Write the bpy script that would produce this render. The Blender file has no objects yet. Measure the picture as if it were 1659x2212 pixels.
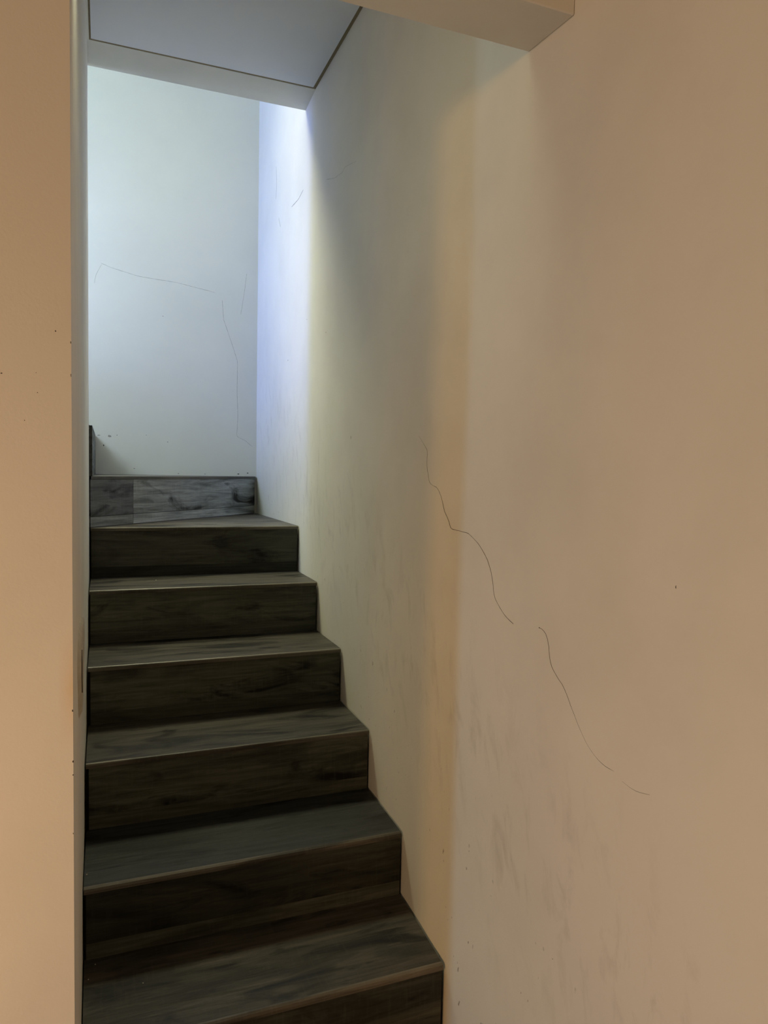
import bpy, bmesh, math, random
from mathutils import Vector, Matrix

# ---------------------------------------------------------------- frame of reference
# metres; X across the stairwell, Y along the climb, Z up, floor at 0, eye height EYE
EYE = 1.487
W = 0.7385                      # right wall plane
SC = bpy.context.scene

# ---------------------------------------------------------------- camera
cam = bpy.data.objects.new('camera', bpy.data.cameras.new('camera'))
SC.collection.objects.link(cam); SC.camera = cam
R = Vector((0.93121105, -0.36396313, 0.01941167))
U = Vector((0.00243478, 0.05946908, 0.99822718))
F = Vector((0.36447228, 0.92951292, -0.05626443))
cam.matrix_world = Matrix(((R.x, U.x, -F.x, 0), (R.y, U.y, -F.y, 0), (R.z, U.z, -F.z, EYE), (0, 0, 0, 1)))
cam.data.sensor_fit = 'VERTICAL'; cam.data.sensor_height = 36
cam.data.lens = 1550 / 2212 * 36
cam.data.clip_start = 0.02

# ---------------------------------------------------------------- world, lights, exposure
w = bpy.data.worlds.new('world'); SC.world = w; w.use_nodes = True
w.node_tree.nodes['Background'].inputs[0].default_value = (0.45, 0.62, 1.0, 1)
w.node_tree.nodes['Background'].inputs[1].default_value = 0.3
SC.view_settings.view_transform = 'Standard'; SC.view_settings.look = 'None'
SC.view_settings.gamma = 1; SC.view_settings.use_curve_mapping = False
SC.view_settings.exposure = 0.0

def area(name, loc, to, sx, sy, power, col, spread=math.pi):
    l = bpy.data.lights.new(name, 'AREA'); l.shape = 'RECTANGLE'; l.size = sx; l.size_y = sy
    l.energy = power; l.color = col; l.spread = spread
    o = bpy.data.objects.new(name, l); SC.collection.objects.link(o)
    o.location = loc
    d = Vector(to) - Vector(loc)
    o.rotation_euler = d.to_track_quat('-Z', 'Y').to_euler()
    return o
def spot(name, loc, to, power, col, radius, size, blend):
    l = bpy.data.lights.new(name, 'SPOT'); l.energy = power; l.color = col
    l.shadow_soft_size = radius; l.spot_size = size; l.spot_blend = blend
    o = bpy.data.objects.new(name, l); SC.collection.objects.link(o)
    o.location = loc
    o.rotation_euler = (Vector(to) - Vector(loc)).to_track_quat('-Z', 'Y').to_euler()
    return o
# room side: a warm wall lamp, a narrow doorway of paler light, an added warm fill low on the left
spot('warm_wall_lamp', (-3.24, -1.09, EYE + 0.50), (0.74, 1.0, EYE - 0.15), 118, (1.0, 0.51, 0.12), 0.22, math.radians(60), 0.9)
area('doorway_light', (-3.24, -0.36, EYE - 0.85), (0.74, 1.4, EYE - 1.1), 0.16, 0.9, 8.5, (0.36, 0.70, 1.0), math.radians(120))
area('low_fill', (-0.90, -0.05, EYE - 0.68), (-0.05, 1.05, EYE - 0.5), 0.3, 0.3, 9.2, (1.0, 0.62, 0.33))  # added fill, brightens the front wall towards the bottom
# stair side: tall window at the end of the upper flight, upper hall light, added fill lights out of view
area('stair_window_light', (-2.95, 3.12, EYE + 1.5), (0.73, 3.05, EYE + 1.0), 0.34, 0.8, 62, (0.04, 0.14, 1.0))
spot('stair_fill_spot', (0.04, 3.36, EYE + 2.6), (0.55, 2.0, EYE - 0.6), 480, (1.0, 0.97, 0.62), 0.5, math.radians(50), 0.8)  # added fill spot above the turn, lifts the lower stair wall
area('upper_hall_light', (-1.0, 3.1, EYE + 2.45), (0.6, 3.0, EYE + 0.6), 0.5, 0.5, 6, (0.70, 1.0, 0.25))
area('stair_fill_low', (0.04, 1.215, EYE + 0.93), (0.74, 1.9, EYE - 0.7), 0.15, 0.15, 1.15, (0.97, 1.0, 0.72))  # fill added out of sight behind the beam for the stair wall
area('flight_fill', (-0.95, 2.85, EYE + 1.15), (0.35, 3.7, EYE - 0.1), 0.5, 0.5, 24, (0.66, 0.80, 0.94))  # unseen fill added behind the left wall to brighten the back wall

# ---------------------------------------------------------------- materials
def new_mat(name):
    m = bpy.data.materials.new(name); m.use_nodes = True
    nt = m.node_tree; return m, nt, nt.nodes['Principled BSDF']
def N(nt, t, **kw):
    n = nt.nodes.new(t)
    for k, v in kw.items(): setattr(n, k, v)
    return n
def mix(nt, a, b, fac, mode='MIX'):
    m = N(nt, 'ShaderNodeMix', data_type='RGBA', blend_type=mode)
    for s, v in ((6, a), (7, b), (0, fac)):
        if isinstance(v, (int, float, tuple)): m.inputs[s].default_value = v
        else: nt.links.new(v, m.inputs[s])
    return m.outputs[2]
def noise(nt, vec, scale, detail=4, rough=0.5, dist=0.0):
    n = N(nt, 'ShaderNodeTexNoise'); n.inputs['Scale'].default_value = scale
    n.inputs['Detail'].default_value = detail; n.inputs['Roughness'].default_value = rough
    n.inputs['Distortion'].default_value = dist
    if vec is not None: nt.links.new(vec, n.inputs['Vector'])
    return n.outputs['Fac']
def ramp(nt, v, a, b, lo=0.0, hi=1.0):
    n = N(nt, 'ShaderNodeMapRange'); n.clamp = True
    n.inputs[1].default_value = a; n.inputs[2].default_value = b
    n.inputs[3].default_value = lo; n.inputs[4].default_value = hi
    nt.links.new(v, n.inputs[0]); return n.outputs[0]
def mathn(nt, op, a, b=None):
    n = N(nt, 'ShaderNodeMath', operation=op)
    for i, v in enumerate((a, b)):
        if v is None: continue
        if isinstance(v, (int, float)): n.inputs[i].default_value = v
        else: nt.links.new(v, n.inputs[i])
    return n.outputs[0]
def mapping(nt, scale, rot=(0, 0, 0), loc=(0, 0, 0)):
    tc = N(nt, 'ShaderNodeTexCoord'); mp = N(nt, 'ShaderNodeMapping'); rt = N(nt, 'ShaderNodeMapping')
    nt.links.new(tc.outputs['Object'], rt.inputs[0]); nt.links.new(rt.outputs[0], mp.inputs[0])
    mp.inputs['Scale'].default_value = scale; rt.inputs['Rotation'].default_value = rot
    mp.inputs['Location'].default_value = loc
    return mp.outputs[0]

def paint(name, col, grime=0.0, patches=0.05, bump=0.12):
    """matt emulsion: roller stipple, faint uneven patches, optional hand grime that follows the climb"""
    m, nt, b = new_mat(name)
    o = mapping(nt, (1, 1, 1))
    c = mix(nt, col, tuple(x * (1 - patches * 2) for x in col[:3]) + (1,), ramp(nt, noise(nt, o, 2.3, 5, 0.6), 0.42, 0.72))
    if grime:
        sep = N(nt, 'ShaderNodeSeparateXYZ'); nt.links.new(o, sep.inputs[0])
        # height above the line of the nosings
        line = mathn(nt, 'SUBTRACT', sep.outputs[2], mathn(nt, 'ADD', mathn(nt, 'MULTIPLY', sep.outputs[1], 0.40), 0.28))
        band = mathn(nt, 'MULTIPLY', ramp(nt, line, -0.35, 0.02), ramp(nt, line, 0.42, 0.12))
        st = mapping(nt, (1, 5.0, 2.1), (math.radians(12), 0, 0))
        sm = ramp(nt, noise(nt, st, 4.2, 6, 0.62, 0.4), 0.52, 0.74)
        c = mix(nt, c, (col[0] * 0.60, col[1] * 0.58, col[2] * 0.56, 1), mathn(nt, 'MULTIPLY', mathn(nt, 'MULTIPLY', sm, band), grime))
        # general dulling low on the wall
        c = mix(nt, c, (col[0] * 0.86, col[1] * 0.86, col[2] * 0.86, 1), mathn(nt, 'MULTIPLY', ramp(nt, line, 0.5, -0.5), 0.3))
        # scuff flecks
        fl = mapping(nt, (1, 9.0, 5.0))
        fs = ramp(nt, noise(nt, fl, 9.0, 2, 0.5), 0.735, 0.76)
        c = mix(nt, c, (0.20, 0.17, 0.14, 1), mathn(nt, 'MULTIPLY', mathn(nt, 'MULTIPLY', fs, ramp(nt, line, 0.1, -0.25)), 0.7))
    nt.links.new(c, b.inputs['Base Color'])
    b.inputs['Roughness'].default_value = 0.62
    b.inputs['Specular IOR Level'].default_value = 0.25
    bp = N(nt, 'ShaderNodeBump'); bp.inputs['Strength'].default_value = bump; bp.inputs['Distance'].default_value = 0.002
    h = mathn(nt, 'ADD', noise(nt, o, 190, 3, 0.55), mathn(nt, 'MULTIPLY', noise(nt, o, 9, 3, 0.5), 3.0))
    nt.links.new(h, bp.inputs['Height']); nt.links.new(bp.outputs[0], b.inputs['Normal'])
    return m

def wood(name, dark, light, seed=0.0, rot=0.0, rough=0.42, knots=1.0):
    """brown-grey wood-look board: long grain along X, dark knots, fine pores"""
    m, nt, b = new_mat(name)
    g = mapping(nt, (1.3, 22, 22), (0, 0, rot), (seed * 3.1, seed * 1.7, seed * 5.3))
    lo = mapping(nt, (1.0, 5.5, 5.5), (0, 0, rot), (seed * 1.3, seed * 2.7, seed * 2.9))
    kn = mapping(nt, (4.2, 15, 15), (0, 0, rot), (seed * 2.2, seed * 0.9, seed * 1.9))
    f = ramp(nt, noise(nt, g, 3.0, 9, 0.72, 0.6), 0.34, 0.68)
    c = mix(nt, dark, light, f)
    # broad cathedral figure: darker heartwood drifting along the board
    c = mix(nt, c, tuple(x * 0.38 for x in dark[:3]) + (1,), mathn(nt, 'MULTIPLY', ramp(nt, noise(nt, lo, 1.5, 4, 0.55, 1.5), 0.47, 0.66), 0.8))
    kv = noise(nt, kn, 0.8, 4, 0.6, 1.2)
    c = mix(nt, c, tuple(x * 0.45 for x in dark[:3]) + (1,), mathn(nt, 'MULTIPLY', ramp(nt, kv, 0.53, 0.62), 0.7 * knots))
    c = mix(nt, c, (dark[0] * 0.12, dark[1] * 0.1, dark[2] * 0.1, 1), mathn(nt, 'MULTIPLY', ramp(nt, kv, 0.62, 0.68), 0.95 * knots))
    # cross-sawn texture: faint vertical ticks
    t = mapping(nt, (150, 14, 14), (0, 0, rot), (seed, 0, 0))
    c = mix(nt, c, tuple(min(1, x * 1.5) for x in light[:3]) + (1,), mathn(nt, 'MULTIPLY', ramp(nt, noise(nt, t, 1.0, 2, 0.5), 0.55, 0.75), 0.10))
    nt.links.new(c, b.inputs['Base Color'])
    nt.links.new(ramp(nt, f, 0, 1, rough + 0.12, rough - 0.06), b.inputs['Roughness'])
    b.inputs['Specular IOR Level'].default_value = 0.28
    bp = N(nt, 'ShaderNodeBump'); bp.inputs['Strength'].default_value = 0.25; bp.inputs['Distance'].default_value = 0.001
    nt.links.new(f, bp.inputs['Height']); nt.links.new(bp.outputs[0], b.inputs['Normal'])
    return m
def plain(name, col, rough=0.8):
    m, nt, b = new_mat(name)
    o = mapping(nt, (1, 1, 1))
    c = mix(nt, col, tuple(x * 0.6 for x in col[:3]) + (1,), noise(nt, o, 60, 3, 0.6))
    nt.links.new(c, b.inputs['Base Color']); b.inputs['Roughness'].default_value = rough
    b.inputs['Specular IOR Level'].default_value = 0.2
    return m

PAINT = (0.77, 0.735, 0.66, 1)
M_wall = paint('painted_plaster', PAINT, 0.0)
M_wall_r = paint('painted_plaster_grimy', PAINT, 0.55)
M_wall_l = paint('painted_plaster_corner', PAINT)
nt = M_wall_l.node_tree; b_ = nt.nodes['Principled BSDF']; prev = b_.inputs['Base Color'].links[0].from_socket
sp = N(nt, 'ShaderNodeSeparateXYZ'); nt.links.new(mapping(nt, (1, 1, 1)), sp.inputs[0])   # ochre water stain on the corner
dz = mathn(nt, 'ABSOLUTE', mathn(nt, 'SUBTRACT', sp.outputs[2], EYE - 0.305))
st_ = mathn(nt, 'MULTIPLY', ramp(nt, dz, 0.085, 0.0), ramp(nt, sp.outputs[0], -0.058, -0.040))
st_ = mathn(nt, 'MULTIPLY', st_, ramp(nt, sp.outputs[1], 1.06, 1.052, 0.25, 1.0))
nt.links.new(mix(nt, prev, (0.74, 0.50, 0.20, 1), mathn(nt, 'MULTIPLY', st_, 0.45)), b_.inputs['Base Color'])
M_back = paint('painted_plaster_stair', (0.72, 0.71, 0.64, 1), 0.0, 0.03)
M_ceil = paint('ceiling_board_paint', (0.82, 0.855, 0.92, 1), 0.0, 0.02, 0.05)
M_strip = paint('ceiling_edge_paint', (0.82, 0.82, 0.76, 1), 0.0, 0.06)
M_joint = plain('old_sealant', (0.34, 0.28, 0.18, 1))
M_core = plain('shadowed_mortar', (0.018, 0.016, 0.014, 1))
M_crack = plain('crack_dark', (0.15, 0.125, 0.095, 1))
M_crack2 = plain('crack_faint', (0.42, 0.40, 0.36, 1))
M_chip = plain('chip_dark', (0.05, 0.04, 0.03, 1))
M_patch = plain('patch_tan', (0.66, 0.59, 0.47, 1))
M_filler = plain('filler_pale', (0.80, 0.77, 0.68, 1))
M_floor = wood('floor_boards', (0.05, 0.042, 0.034, 1), (0.11, 0.095, 0.08, 1), 3.0)

# ---------------------------------------------------------------- mesh helpers
def link(name, bm, mat, parent=None, smooth=False):
    me = bpy.data.meshes.new(name)
    bmesh.ops.recalc_face_normals(bm, faces=bm.faces[:])
    bm.to_mesh(me); bm.free()
    me.materials.append(mat)
    if smooth:
        for p in me.polygons: p.use_smooth = True
    o = bpy.data.objects.new(name, me); SC.collection.objects.link(o)
    if parent is not None: o.parent = parent
    return o
def prism(bm, pts, z0, z1):
    """vertical prism over a plan polygon"""
    a = [bm.verts.new((x, y, z0)) for x, y in pts]; b = [bm.verts.new((x, y, z1)) for x, y in pts]
    bm.faces.new(a[::-1]); bm.faces.new(b)
    n = len(pts)
    for i in range(n): bm.faces.new((a[i], a[(i + 1) % n], b[(i + 1) % n], b[i]))
def box(bm, x0, x1, y0, y1, z0, z1): prism(bm, [(x0, y0), (x1, y0), (x1, y1), (x0, y1)], z0, z1)
def struct(o, label=None):
    o['kind'] = 'structure'
    if label: o['label'] = label
    return o
def bevel(bm, w, seg=1):
    bmesh.ops.bevel(bm, geom=bm.edges[:], offset=w, segments=seg, affect='EDGES', profile=0.5)

# ---------------------------------------------------------------- right wall (slightly wavy plaster)
DEV = [(-9, 0), (0.85, 0), (1.2, -0.013), (1.41, -0.013), (1.69, -0.003), (1.965, 0.0025), (2.25, 0.0047), (2.54, 0.0031), (2.84, 0.0066), (3.3, 0.003), (9, 0)]
def dev(y, z):
    for (a, p), (b, q) in zip(DEV, DEV[1:]):
        if a <= y <= b:
            t = (y - a) / (b - a); t = t * t * (3 - 2 * t); d = p + (q - p) * t; break
    k = min(1, max(0, (EYE + 0.35 - z) / 0.6)); k = k * k * (3 - 2 * k)
    return d * k
def wall_x(y, z): return W + dev(y, z)
YB = 3.7116
ZTOP = EYE + 2.75
bm = bmesh.new()
ys = [-2.7 + i * 0.1 for i in range(int((YB + 0.15 + 2.7) / 0.1) + 1)] + [YB + 0.15]
zs = [-0.15 + i * 0.1 for i in range(int((ZTOP + 0.3) / 0.1) + 1)] + [ZTOP + 0.15]
g = [[bm.verts.new((wall_x(y, z), y, z)) for z in zs] for y in ys]
for i in range(len(ys) - 1):
    for j in range(len(zs) - 1): bm.faces.new((g[i][j], g[i][j + 1], g[i + 1][j + 1], g[i + 1][j]))
res = bmesh.ops.extrude_face_region(bm, geom=bm.faces[:])
for v in [e for e in res['geom'] if isinstance(e, bmesh.types.BMVert)]: v.co.x = W + 0.15
wall_right = struct(link('wall_right', bm, M_wall_r, None, False), 'long cream painted plaster wall with wandering crack beside the stairs')

# ---------------------------------------------------------------- marks on the walls
def ribbon(name, pts, width, mat, parent, to3, normal, proud=0.0006, label=None):
    """thin raised line (crack lip) following a 2D path on a wall; width tapers and wobbles"""
    rnd = random.Random(int(pts[0][0] * 1000))
    P = []
    for (a, b) in zip(pts, pts[1:]):
        n = max(2, int(math.dist(a, b) / 0.008))
        for i in range(n): P.append((a[0] + (b[0] - a[0]) * i / n, a[1] + (b[1] - a[1]) * i / n))
    P.append(pts[-1])
    # soften the corners
    for _ in range(2):
        P = [P[0]] + [((P[i - 1][0] + 2 * P[i][0] + P[i + 1][0]) / 4, (P[i - 1][1] + 2 * P[i][1] + P[i + 1][1]) / 4) for i in range(1, len(P) - 1)] + [P[-1]]
    bm = bmesh.new(); rows = []
    for i, p in enumerate(P):
        q, r = P[max(0, i - 1)], P[min(len(P) - 1, i + 1)]
        tx, ty = r[0] - q[0], r[1] - q[1]; L = math.hypot(tx, ty) or 1
        nx, ny = -ty / L, tx / L
        wd = width * (0.55 + 0.6 * rnd.random()) * (0.35 if i in (0, len(P) - 1) else 1) / 2
        j = (rnd.random() - 0.5) * 0.0008
        c = (p[0] + nx * j, p[1] + ny * j)
        a = Vector(to3(c[0] + nx * wd, c[1] + ny * wd)); b_ = Vector(to3(c[0] - nx * wd, c[1] - ny * wd)); m_ = Vector(to3(*c))
        n3 = Vector(normal)
        rows.append((bm.verts.new(a - n3 * 0.0002), bm.verts.new(m_ + n3 * proud), bm.verts.new(b_ - n3 * 0.0002)))
    for r0, r1 in zip(rows, rows[1:]):
        bm.faces.new((r0[0], r0[1], r1[1], r1[0])); bm.faces.new((r0[1], r0[2], r1[2], r1[1]))
    o = link(name, bm, mat, parent)
    if label: o['label'] = label
    return o
def blob(name, c, r, mat, parent, to3, normal, proud=0.001, seed=0, stretch=1.0):
    """small irregular chip on a wall"""
    rnd = random.Random(seed); bm = bmesh.new(); n = 9
    n3 = Vector(normal); ring = []
    for i in range(n):
        t = 2 * math.pi * i / n; rr = r * (0.6 + 0.6 * rnd.random())
        ring.append(bm.verts.new(Vector(to3(c[0] + math.cos(t) * rr, c[1] + math.sin(t) * rr * stretch)) - n3 * 0.0002))
    top = bm.verts.new(Vector(to3(*c)) + n3 * proud)
    for i in range(n): bm.faces.new((ring[i], ring[(i + 1) % n], top))
    return link(name, bm, mat, parent)
def on_right(y, z): return (wall_x(y, z + EYE), y, z + EYE)
NR = (-1, 0, 0)
c1 = [(1.6512, 0.0917), (1.5907, 0.0512), (1.5972, 0.0231), (1.5743, -0.0272), (1.5241, -0.0359), (1.4983, -0.0582), (1.4798, -0.0894), (1.4505, -0.1103), (1.4451, -0.1256), (1.4047, -0.1264), (1.3578, -0.1279), (1.3105, -0.1456), (1.2707, -0.1743), (1.2496, -0.2058), (1.2414, -0.241), (1.2318, -0.2524), (1.208, -0.2684), (1.1887, -0.2783), (1.1659, -0.2845)]
c2 = [(1.0852, -0.2746), (1.0693, -0.2746), (1.0559, -0.2949), (1.0507, -0.3291), (1.0388, -0.3433), (1.0081, -0.3631), (0.9869, -0.3942), (0.9587, -0.4286), (0.9366, -0.4468), (0.9109, -0.4582), (0.882, -0.4578)]
c3 = [(0.8634, -0.4655), (0.8344, -0.4697), (0.8037, -0.4612)]
ribbon('crack', c1, 0.0014, M_crack, wall_right, on_right, NR, label='long hairline crack running down the wall')
ribbon('crack', c2, 0.0010, M_crack, wall_right, on_right, NR, label='lower hairline crack starting at a dark nick')
ribbon('crack', c3, 0.0014, M_crack, wall_right, on_right, NR, label='short dark end of the crack')
for sc_ in ([(2.1771, 0.9652), (2.2938, 0.9924), (2.3177, 0.9836)], [(2.3177, 0.9836), (2.4103, 0.9979), (2.5048, 1.0275)]):
    ribbon('scratch', sc_, 0.0035, M_filler, wall_right, on_right, NR, 0.0007)
for s_, wd in (([(2.8246, 1.1041), (2.8962, 1.0926), (3.0114, 1.0993)], 0.004), ([(3.31, 1.3768), (3.2964, 1.2896), (3.3124, 1.2333)], 0.0025), ([(3.2516, 1.1313), (3.2128, 1.0787)], 0.003)):
    ribbon('scratch', s_, wd, M_crack2, wall_right, on_right, NR, 0.0006)
for i, (y, z, r, st) in enumerate([(0.878, -0.3577, 0.0022, 1), (1.6149, -0.0008, 0.0017, 1), (1.3864, -0.2623, 0.0012, 1), (1.016, -0.8481, 0.0015, 1), (3.0448, 0.4683, 0.006, 0.6), (2.4828, 0.4896, 0.003, 1), (2.7429, 0.5838, 0.004, 0.5),
                                 (2.1908, 0.107, 0.003, 4), (1.9313, -0.4327, 0.004, 0.7), (0.7706, -0.1518, 0.0014, 3), (1.084, -0.2747, 0.0026, 0.5), (2.77, -0.21, 0.003, 2)]):
    blob('chip', (y, z), r, M_chip, wall_right, on_right, NR, 0.0004, i, st)

# ---------------------------------------------------------------- back wall of the turn
bm = bmesh.new(); box(bm, -3.3, W + 0.15, YB, YB + 0.15, -0.15, ZTOP + 0.15)
wall_back = struct(link('wall_back', bm, M_back), 'pale plaster wall behind the top of the stairs')
def on_back(x, z): return (x, YB, z + EYE)
NB = (0, -1, 0)
for pts, wd, mt in (([(-0.007, 0.9589), (0.038, 0.9427), (0.1631, 0.916), (0.2269, 0.9123), (0.3352, 0.9068), (0.5253, 0.878)], 0.0022, M_crack2),
                ([(0.5598, 0.8451), (0.5673, 0.7493), (0.6075, 0.6374), (0.6385, 0.5468), (0.6374, 0.383), (0.6431, 0.2659), (0.6368, 0.1643), (0.6819, 0.1445), (0.718, 0.1148)], 0.0022, M_crack2),
                ([(0.6817, 0.992), (0.6708, 0.8983), (0.653, 0.7806)], 0.0016, M_crack2), ([(-0.003, 0.955), (-0.03, 0.90), (-0.036, 0.86)], 0.0014, M_crack2)):
    ribbon('crack', pts, wd, mt, wall_back, on_back, NB, 0.0005)
for i, (x, z, r, st) in enumerate([(0.2746, 0.7374, 0.003, 0.8), (0.0303, 0.1448, 0.012, 0.7), (-0.018, 0.1472, 0.010, 0.4), (0.0637, 0.1504, 0.003, 1), (0.2978, 0.1248, 0.005, 0.5), (0.1976, 0.1553, 0.004, 0.5),
                                   (0.6953, -0.0217, 0.007, 0.5), (0.6477, -0.0273, 0.009, 0.5), (0.1418, -0.0087, 0.007, 0.4), (0.35, -0.030, 0.006, 0.4), (0.48, -0.030, 0.005, 0.4), (0.003, 0.10, 0.004, 1.4)]):
    blob('chip', (x, z), r, M_crack2 if i in (1, 2, 8) else M_chip, wall_back, on_back, NB, 0.0005, 40 + i, st)

# ---------------------------------------------------------------- left wall between the flights, with rounded end
bm = bmesh.new()
def arc(cx, cy, r, a0, a1, n=6): return [(cx + r * math.cos(math.radians(a0 + (a1 - a0) * i / n)), cy + r * math.sin(math.radians(a0 + (a1 - a0) * i / n))) for i in range(n + 1)]
X1, X2 = -0.039, -0.047
YE = 2.80
side = [(X1, 1.0518), (X1 - 0.002, 1.30), (X1 - 0.006, 1.66), (X2, 2.0), (X2, 2.5)] + arc(X2 - 0.02, YE - 0.02, 0.02, 0, 90)
plan = side + [(X2 - 0.11, YE), (X2 - 0.11, 1.0518)]
prism(bm, plan, -0.15, ZTOP + 0.15)
wall_left = struct(link('wall_left', bm, M_wall_l), 'narrow pale wall face at the left of the stairs seen edge-on')
NL = (1, 0, 0)
def left_x(y):
    for (a, b) in zip(side, side[1:]):
        if a[1] <= y <= b[1]: return a[0] + (b[0] - a[0]) * (y - a[1]) / (b[1] - a[1])
    return X2
def on_left(y, z): return (left_x(y), y, z + EYE)
# knocked and clumsily filled plaster patch
bm = bmesh.new(); rnd = random.Random(4)
cy, cz, ry, rz = 1.50, -0.375, 0.22, 0.075
rings = []
for k, (s, h) in enumerate(((1.0, -0.0005), (0.90, 0.0060), (0.72, 0.0030), (0.3, 0.0024))):
    row = []
    for i in range(22):
        t = 2 * math.pi * i / 22; wob = 1 + 0.16 * math.sin(3 * t + 1) + 0.08 * rnd.random()
        y = cy + ry * s * wob * math.cos(t); z = cz + rz * s * wob * math.sin(t)
        x, y, z = on_left(y, z); row.append(bm.verts.new((x + h, y, z)))
    rings.append(row)
for r0, r1 in zip(rings, rings[1:]):
    for i in range(22): bm.faces.new((r0[i], r0[(i + 1) % 22], r1[(i + 1) % 22], r1[i]))
bm.faces.new(rings[-1])
o = link('plaster_patch', bm, M_patch, wall_left, True); o['label'] = 'knocked and refilled lump of plaster near the wall edge'
ribbon('crack', [(1.38, -0.33), (1.40, -0.36), (1.395, -0.39), (1.42, -0.42)], 0.0016, M_crack, wall_left, on_left, NL, 0.0065)

# front wall at the left of the opening (only a hand's breadth of it is in view)
YF = 1.0518
bm = bmesh.new(); box(bm, -4.75, X2 - 0.11, YF, YF + 0.14, -0.15, EYE + 1.25)
wall_front = struct(link('wall_front', bm, M_wall), 'warm lit plaster wall left of the stair opening')
def on_front(x, z): return (x, YF, z + EYE)
NF = (0, -1, 0)
for i, (x, z, r, st) in enumerate([(-0.0579, 0.1767, 0.0013, 1.2), (-0.0815, 0.1206, 0.0008, 1), (-0.08, 0.0948, 0.0010, 1), (-0.0956, 0.0578, 0.0010, 1.2), (-0.1219, 0.1173, 0.002, 0.5)]):
    blob('chip', (x, z), r, M_chip, wall_left, on_front, NF, 0.0004, 60 + i, st)
for i, (z, r, st) in enumerate([(0.1632, 0.0008, 3), (0.12, 0.0006, 6), (-0.3351, 0.0010, 2.5), (-0.4061, 0.0011, 2.5), (-0.425, 0.0009, 2), (-0.5076, 0.0008, 2)]):
    blob('chip', (X1 - 0.0006, z), r, M_chip, wall_left, on_front, NF, 0.0005, 80 + i, st)

# ---------------------------------------------------------------- beam across the opening
bm = bmesh.new()
zf, zb = EYE + 0.7705, EYE + 0.7827
a = [(-0.158, YF, zf), (W, YF, zf), (W, 1.1917, zb), (-0.158, 1.1917, zb)]
v0 = [bm.verts.new(p) for p in a]; v1 = [bm.verts.new((p[0], p[1], EYE + 1.25)) for p in a]
bm.faces.new(v0); bm.faces.new(v1)
for i in range(4): bm.faces.new((v0[i], v0[(i + 1) % 4], v1[(i + 1) % 4], v1[i]))
bevel(bm, 0.002)
beam = struct(link('trim_1', bm, M_wall), 'plastered beam over the stair opening')

# ---------------------------------------------------------------- ceiling over the stairs: board inside a sealed joint
bm = bmesh.new()
v = [(-0.158, 1.19, 1.395), (W, 1.19, 1.395), (W, 2.80, 1.4155), (-0.158, 2.80, 1.4155)]     # bed of sealant and slab behind the board
lo = [bm.verts.new((x, y, EYE + z)) for x, y, z in v]; hi = [bm.verts.new((x, y, EYE + 1.60)) for x, y, z in v]
bm.faces.new(lo); bm.faces.new(hi)
for i in range(4): bm.faces.new((lo[i], lo[(i + 1) % 4], hi[(i + 1) % 4], hi[i]))
ceil = struct(link('ceiling', bm, M_joint), 'stair ceiling with one flat grey board set in a dark joint')
bm = bmesh.new()
v = [(-0.034, 1.19, 1.392), (0.7275, 1.19, 1.392), (0.7265, 2.651, 1.411), (-0.034, 2.652, 1.411)]
lo = [bm.verts.new((x, y, EYE + z)) for x, y, z in v]; hi = [bm.verts.new((x, y, EYE + 1.426)) for x, y, z in v]
bm.faces.new(lo); bm.faces.new(hi)
for i in range(4): bm.faces.new((lo[i], lo[(i + 1) % 4], hi[(i + 1) % 4], hi[i]))
o = link('ceiling_board', bm, M_ceil, ceil); o['label'] = 'flat pale grey ceiling board'
bm = bmesh.new()
v = [(-0.05, 2.664, 1.4125), (W, 2.664, 1.4125), (W, 2.8038, 1.3985), (-0.05, 2.8038, 1.3985)]
lo = [bm.verts.new((x, y, EYE + z)) for x, y, z in v]; hi = [bm.verts.new((x, y, EYE + 1.60)) for x, y, z in v]
bm.faces.new(lo); bm.faces.new(hi)
for i in range(4): bm.faces.new((lo[i], lo[(i + 1) % 4], hi[(i + 1) % 4], hi[i]))
o = link('edge_beam', bm, M_strip, ceil); o['label'] = 'flush plastered edge strip of the upper floor'
bm = bmesh.new(); box(bm, -0.047, -0.040, 1.19, 2.655, EYE + 1.404, EYE + 1.426)
o = link('cover_strip', bm, M_strip, ceil)

# upper part of the shaft
bm = bmesh.new(); box(bm, -0.158, W, 2.70, 2.80, EYE + 1.60, ZTOP + 0.15)
struct(link('wall_landing', bm, M_back), 'upper wall over the stair opening')
bm = bmesh.new(); box(bm, -3.3, -0.158, 2.70, 2.80, 0, ZTOP + 0.15)
struct(link('wall_upper_flight', bm, M_back), 'wall beside the upper flight')
bm = bmesh.new(); box(bm, -3.3, W + 0.15, 2.70, YB + 0.15, ZTOP, ZTOP + 0.15)
struct(link('ceiling_upper', bm, M_back), 'ceiling over the upper flight')
# end wall with a tall window opening
bm = bmesh.new()
wy0, wy1, wz0, wz1 = 2.93, 3.31, EYE + 0.45, EYE + 2.05
box(bm, -3.15, -3.0, 2.80, wy0, 0, ZTOP); box(bm, -3.15, -3.0, wy1, YB, 0, ZTOP)
box(bm, -3.15, -3.0, wy0, wy1, 0, wz0); box(bm, -3.15, -3.0, wy0, wy1, wz1, ZTOP)
struct(link('wall_end', bm, M_back), 'end wall of the upper flight')
bm = bmesh.new()
for (y0, y1, z0, z1) in ((wy0, wy0 + .02, wz0, wz1), (wy1 - .02, wy1, wz0, wz1), (wy0 + .02, wy1 - .02, wz0, wz0 + .02), (wy0 + .02, wy1 - .02, wz1 - .02, wz1)):
    box(bm, -3.10, -3.05, y0, y1, z0, z1)
win = struct(link('window_1', bm, M_filler), 'narrow stair window')

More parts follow.
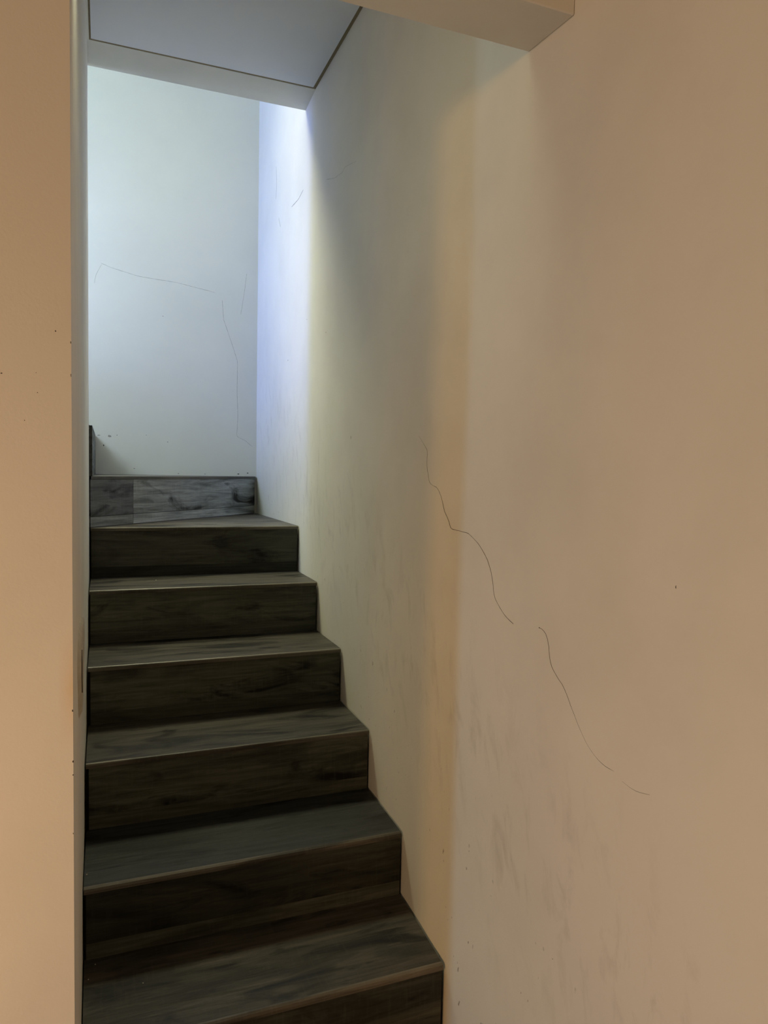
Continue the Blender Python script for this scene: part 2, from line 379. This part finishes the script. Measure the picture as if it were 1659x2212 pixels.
# ---------------------------------------------------------------- the room the camera stands in
bm = bmesh.new(); box(bm, -4.75, W + 0.15, -2.7, YF + 0.14, -0.15, 0)
struct(link('floor', bm, M_floor), 'brown boarded floor of the room below')
bm = bmesh.new(); box(bm, -4.75, W + 0.15, -2.7, YF + 0.14, EYE + 1.25, EYE + 1.40)
struct(link('ceiling_room', bm, M_wall), 'cream ceiling of the room')
bm = bmesh.new(); box(bm, -4.9, -4.75, -2.7, YF + 0.14, -0.15, EYE + 1.40)
struct(link('wall_room_side', bm, M_wall), 'far side wall of the room')
bm = bmesh.new(); box(bm, -4.9, W + 0.15, -2.85, -2.7, -0.15, EYE + 1.40)
struct(link('wall_room_rear', bm, M_wall), 'rear wall of the room')

# ---------------------------------------------------------------- staircase
stairs = bpy.data.objects.new('staircase', None); SC.collection.objects.link(stairs)
stairs.location = (0.35, 1.15, 0)
stairs['label'] = 'dark wood-look staircase climbing between two cream walls and turning left'
stairs['category'] = 'staircase'
OFF = Vector(stairs.location)
def part(name, bm, mat, label=None, parent=None):
    o = link(name, bm, mat, None)
    o.parent = parent or stairs
    if parent is None: o.matrix_parent_inverse = Matrix.Translation(-OFF)
    if label: o['label'] = label
    return o

#        nosing Y, height rel. to eye, right x at nosing
S = [(1.135, -1.307, W - 0.009), (1.4074, -1.1176, 0.7235), (1.6891, -0.9488, 0.7354), (1.9647, -0.7701, 0.7410), (2.2531, -0.5935, 0.7432), (2.5434, -0.4129, 0.7416), (2.8439, -0.2276, 0.7452)]
ZT = -0.0385
LX = [-0.041, -0.0445, -0.0475, -0.0475, -0.0475, -0.0475, -0.0475]
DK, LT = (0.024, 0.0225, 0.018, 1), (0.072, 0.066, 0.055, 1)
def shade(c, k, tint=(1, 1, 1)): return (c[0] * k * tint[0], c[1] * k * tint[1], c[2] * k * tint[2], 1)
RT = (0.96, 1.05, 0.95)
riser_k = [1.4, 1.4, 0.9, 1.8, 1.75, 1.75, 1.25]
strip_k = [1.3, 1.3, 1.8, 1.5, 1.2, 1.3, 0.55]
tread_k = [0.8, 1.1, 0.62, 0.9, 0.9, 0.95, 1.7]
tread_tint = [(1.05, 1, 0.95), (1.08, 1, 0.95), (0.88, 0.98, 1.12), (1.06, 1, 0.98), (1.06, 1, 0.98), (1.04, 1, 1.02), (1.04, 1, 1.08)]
G = 0.0045
for i, (y, z, xr) in enumerate(S):
    zt = EYE + z
    zb_ = EYE + S[i - 1][1] if i else 0.0
    xl = LX[i]
    yn = S[i + 1][0] if i + 1 < len(S) else None
    ch = 0.012 if i in (1, 2) else 0.007
    # tread
    tl, tr = xl + G, xr - G
    if yn: yb = yn + 0.010; plan = [(tl, y + ch), (tr, y + ch), (S[i + 1][2] - G, yb), (LX[i + 1] + G, yb)]
    else:  plan = [(tl, y + ch), (tr, y + ch), (W - G, YB - 0.012), (W - 0.02, YB - 0.012), (tl, 2.876)]
    bm = bmesh.new(); prism(bm, plan, zt - 0.011, zt)
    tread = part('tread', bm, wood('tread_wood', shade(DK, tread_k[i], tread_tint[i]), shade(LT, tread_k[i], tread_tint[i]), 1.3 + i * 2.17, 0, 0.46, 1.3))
    # nosing: eased front edge of the tread
    bm = bmesh.new()
    c = 0.6 * ch
    prof = [(y + ch, zt - 0.013), (y, zt - 0.013), (y, zt - c), (y + c * 0.35, zt - c * 0.35), (y + c, zt), (y + ch, zt)]
    n0 = [bm.verts.new((tl, p, q)) for p, q in prof]; n1 = [bm.verts.new((tr, p, q)) for p, q in prof]
    bm.faces.new(n0); bm.faces.new(n1)
    for k in range(6): bm.faces.new((n0[k], n0[(k + 1) % 6], n1[(k + 1) % 6], n1[k]))
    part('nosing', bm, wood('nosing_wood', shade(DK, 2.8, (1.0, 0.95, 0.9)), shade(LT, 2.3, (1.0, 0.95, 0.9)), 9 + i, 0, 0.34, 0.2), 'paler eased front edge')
    # riser: tall board with a narrow make-up strip below it
    rl = xl + (0.004, 0.006, 0.009, 0.011, 0.011, 0.007, 0.006)[i]
    rr = xr - 0.0072
    st = 0.038
    bm = bmesh.new(); box(bm, rl, rr, y + 0.003, y + 0.013, zb_ + st + 0.0006, zt - 0.0135)
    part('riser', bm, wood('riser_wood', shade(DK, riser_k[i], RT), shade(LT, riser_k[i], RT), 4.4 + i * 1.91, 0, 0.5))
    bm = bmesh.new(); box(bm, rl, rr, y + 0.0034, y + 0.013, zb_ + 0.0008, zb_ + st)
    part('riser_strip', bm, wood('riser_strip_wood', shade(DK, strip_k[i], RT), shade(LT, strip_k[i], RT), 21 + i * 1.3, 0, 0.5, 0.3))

# diagonal winder riser from the end of the left wall to the far corner
zs_, zt = EYE + S[-1][1], EYE + ZT
A = Vector((-0.0445, 2.862)); B = Vector((W - 0.006, YB - 0.016))
d = (B - A).normalized(); nrm = Vector((-d.y, d.x))
rotd = -math.atan2(d.y, d.x)
def diag(bm, t0, t1, off0, off1, z0, z1):
    L = (B - A).length
    p = [A + d * (L * t0) + nrm * off0, A + d * (L * t1) + nrm * off0, A + d * (L * t1) + nrm * off1, A + d * (L * t0) + nrm * off1]
    prism(bm, [(q.x, q.y) for q in p], z0, z1)
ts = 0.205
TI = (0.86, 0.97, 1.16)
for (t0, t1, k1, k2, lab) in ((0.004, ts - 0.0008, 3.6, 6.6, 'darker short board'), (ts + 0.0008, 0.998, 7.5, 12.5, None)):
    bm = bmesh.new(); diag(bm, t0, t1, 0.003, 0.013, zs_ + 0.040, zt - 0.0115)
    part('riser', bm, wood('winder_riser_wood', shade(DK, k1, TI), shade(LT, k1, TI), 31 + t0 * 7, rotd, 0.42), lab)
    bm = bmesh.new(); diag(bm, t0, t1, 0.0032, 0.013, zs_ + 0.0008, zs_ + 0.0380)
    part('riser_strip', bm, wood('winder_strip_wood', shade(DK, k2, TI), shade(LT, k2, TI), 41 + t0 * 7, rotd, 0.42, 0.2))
# winder tread above it
bm = bmesh.new()
p0 = A - nrm * 0.001 + d * 0.004; p1 = B - nrm * 0.001
prism(bm, [(p0.x, p0.y), (p1.x, p1.y), (W - 0.004, YB - 0.002), (-0.034, YB - 0.002)], zt - 0.0105, zt)
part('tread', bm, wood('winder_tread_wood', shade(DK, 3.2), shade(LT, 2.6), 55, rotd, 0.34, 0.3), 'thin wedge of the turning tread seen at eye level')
# next riser, seen edge-on at the left, and the upper steps turning out of sight
bm = bmesh.new()
prism(bm, [(-0.0475, 2.835), (-0.0365, 2.835), (-0.0335, YB - 0.003), (-0.0445, YB - 0.003)], zt + 0.0008, zt + 0.186)
part('riser', bm, wood('side_riser_wood', shade(DK, 1.9, TI), shade(LT, 1.9, TI), 61, 1.5708, 0.42, 0.3), 'riser of the turning step seen edge-on')
for k in range(4):
    x1 = -0.0475 - 0.27 * k; zz = zt + 0.18 * (k + 1)
    bm = bmesh.new(); box(bm, x1 - 0.26, x1 + 0.002 - 0.0005, 2.803 if k == 0 else 2.803, YB - 0.003, zz - 0.006, zz + 0.006)
    part('tread', bm, wood('upper_tread_wood', shade(DK, 2), shade(LT, 2), 70 + k, 1.5708))
    if k:
        bm = bmesh.new(); box(bm, x1 - 0.012, x1 - 0.002, 2.803, YB - 0.003, zz - 0.174 + 0.001, zz - 0.007)
        part('riser', bm, wood('upper_riser_wood', shade(DK, 1.5), shade(LT, 1.5), 80 + k, 1.5708))
# landing the upper steps reach, and the masonry carrying the boards
bm = bmesh.new()
for i, (y, z, xr) in enumerate(S):
    y2 = S[i + 1][0] if i + 1 < len(S) else None
    zt_ = EYE + z - 0.0115
    if y2: box(bm, LX[i] + 0.003, xr - 0.007, y + 0.0135, y2 + 0.0138, 0, zt_)
prism(bm, [(-0.044, 2.8575), (W - 0.007, 2.8575), (W - 0.007, YB - 0.003), (-0.044, YB - 0.003)], 0, zs_ - 0.0115)
q0 = A + nrm * 0.0135; q1 = B + nrm * 0.0135
prism(bm, [(q0.x + 0.012, q0.y + 0.012), (q1.x - 0.012, q1.y - 0.012), (-0.034, YB - 0.003)], zs_ - 0.0115, zt - 0.011)
for k in range(4):
    x1 = -0.0475 - 0.27 * k; zz = zt + 0.18 * (k + 1)
    box(bm, x1 - 0.27, x1 - 0.013, 2.803, YB - 0.003, 0, zz - 0.0065)
box(bm, -2.98, -0.0475 - 0.27 * 4, 2.803, YB - 0.003, 0, zt + 0.18 * 4 - 0.0065)
part('stair_core', bm, M_core, 'dark masonry showing only in the joints')

# ---------------------------------------------------------------- crumbs of plaster lying on the treads
M_crumb = plain('crumb_white', (0.62, 0.60, 0.55, 1))
for i, (x, y, z, r_, lab) in enumerate([
        (-0.0375, 1.7496, -0.9488, 0.0019, 'white plaster crumb at the left end of the dark blue-grey tread'),
        (-0.0324, 1.6257, -1.1176, 0.0014, 'tiny white crumb on the lowest full tread, close to the left wall'),
        (-0.0190, 1.6720, -1.1176, 0.0013, 'tiny pale crumb on the lowest full tread, against the riser behind'),
        (0.0780, 1.5739, -1.1176, 0.0015, 'pale crumb out on the lowest full tread, away from the wall'),
        (0.1782, 2.7095, -0.4129, 0.0022, 'white crumb on the third tread above the dark blue-grey one')]):
    rnd = random.Random(200 + i); bm = bmesh.new()
    bmesh.ops.create_icosphere(bm, subdivisions=1, radius=r_)
    for v in bm.verts: v.co *= 0.75 + 0.45 * rnd.random()
    zmin = min(v.co.z for v in bm.verts)
    for v in bm.verts: v.co.z -= zmin
    o = link('plaster_crumb', bm, M_crumb)
    o.location = (x, y, EYE + z)
    o['label'] = lab; o['category'] = 'crumb'; o['group'] = 'plaster crumbs on the treads'
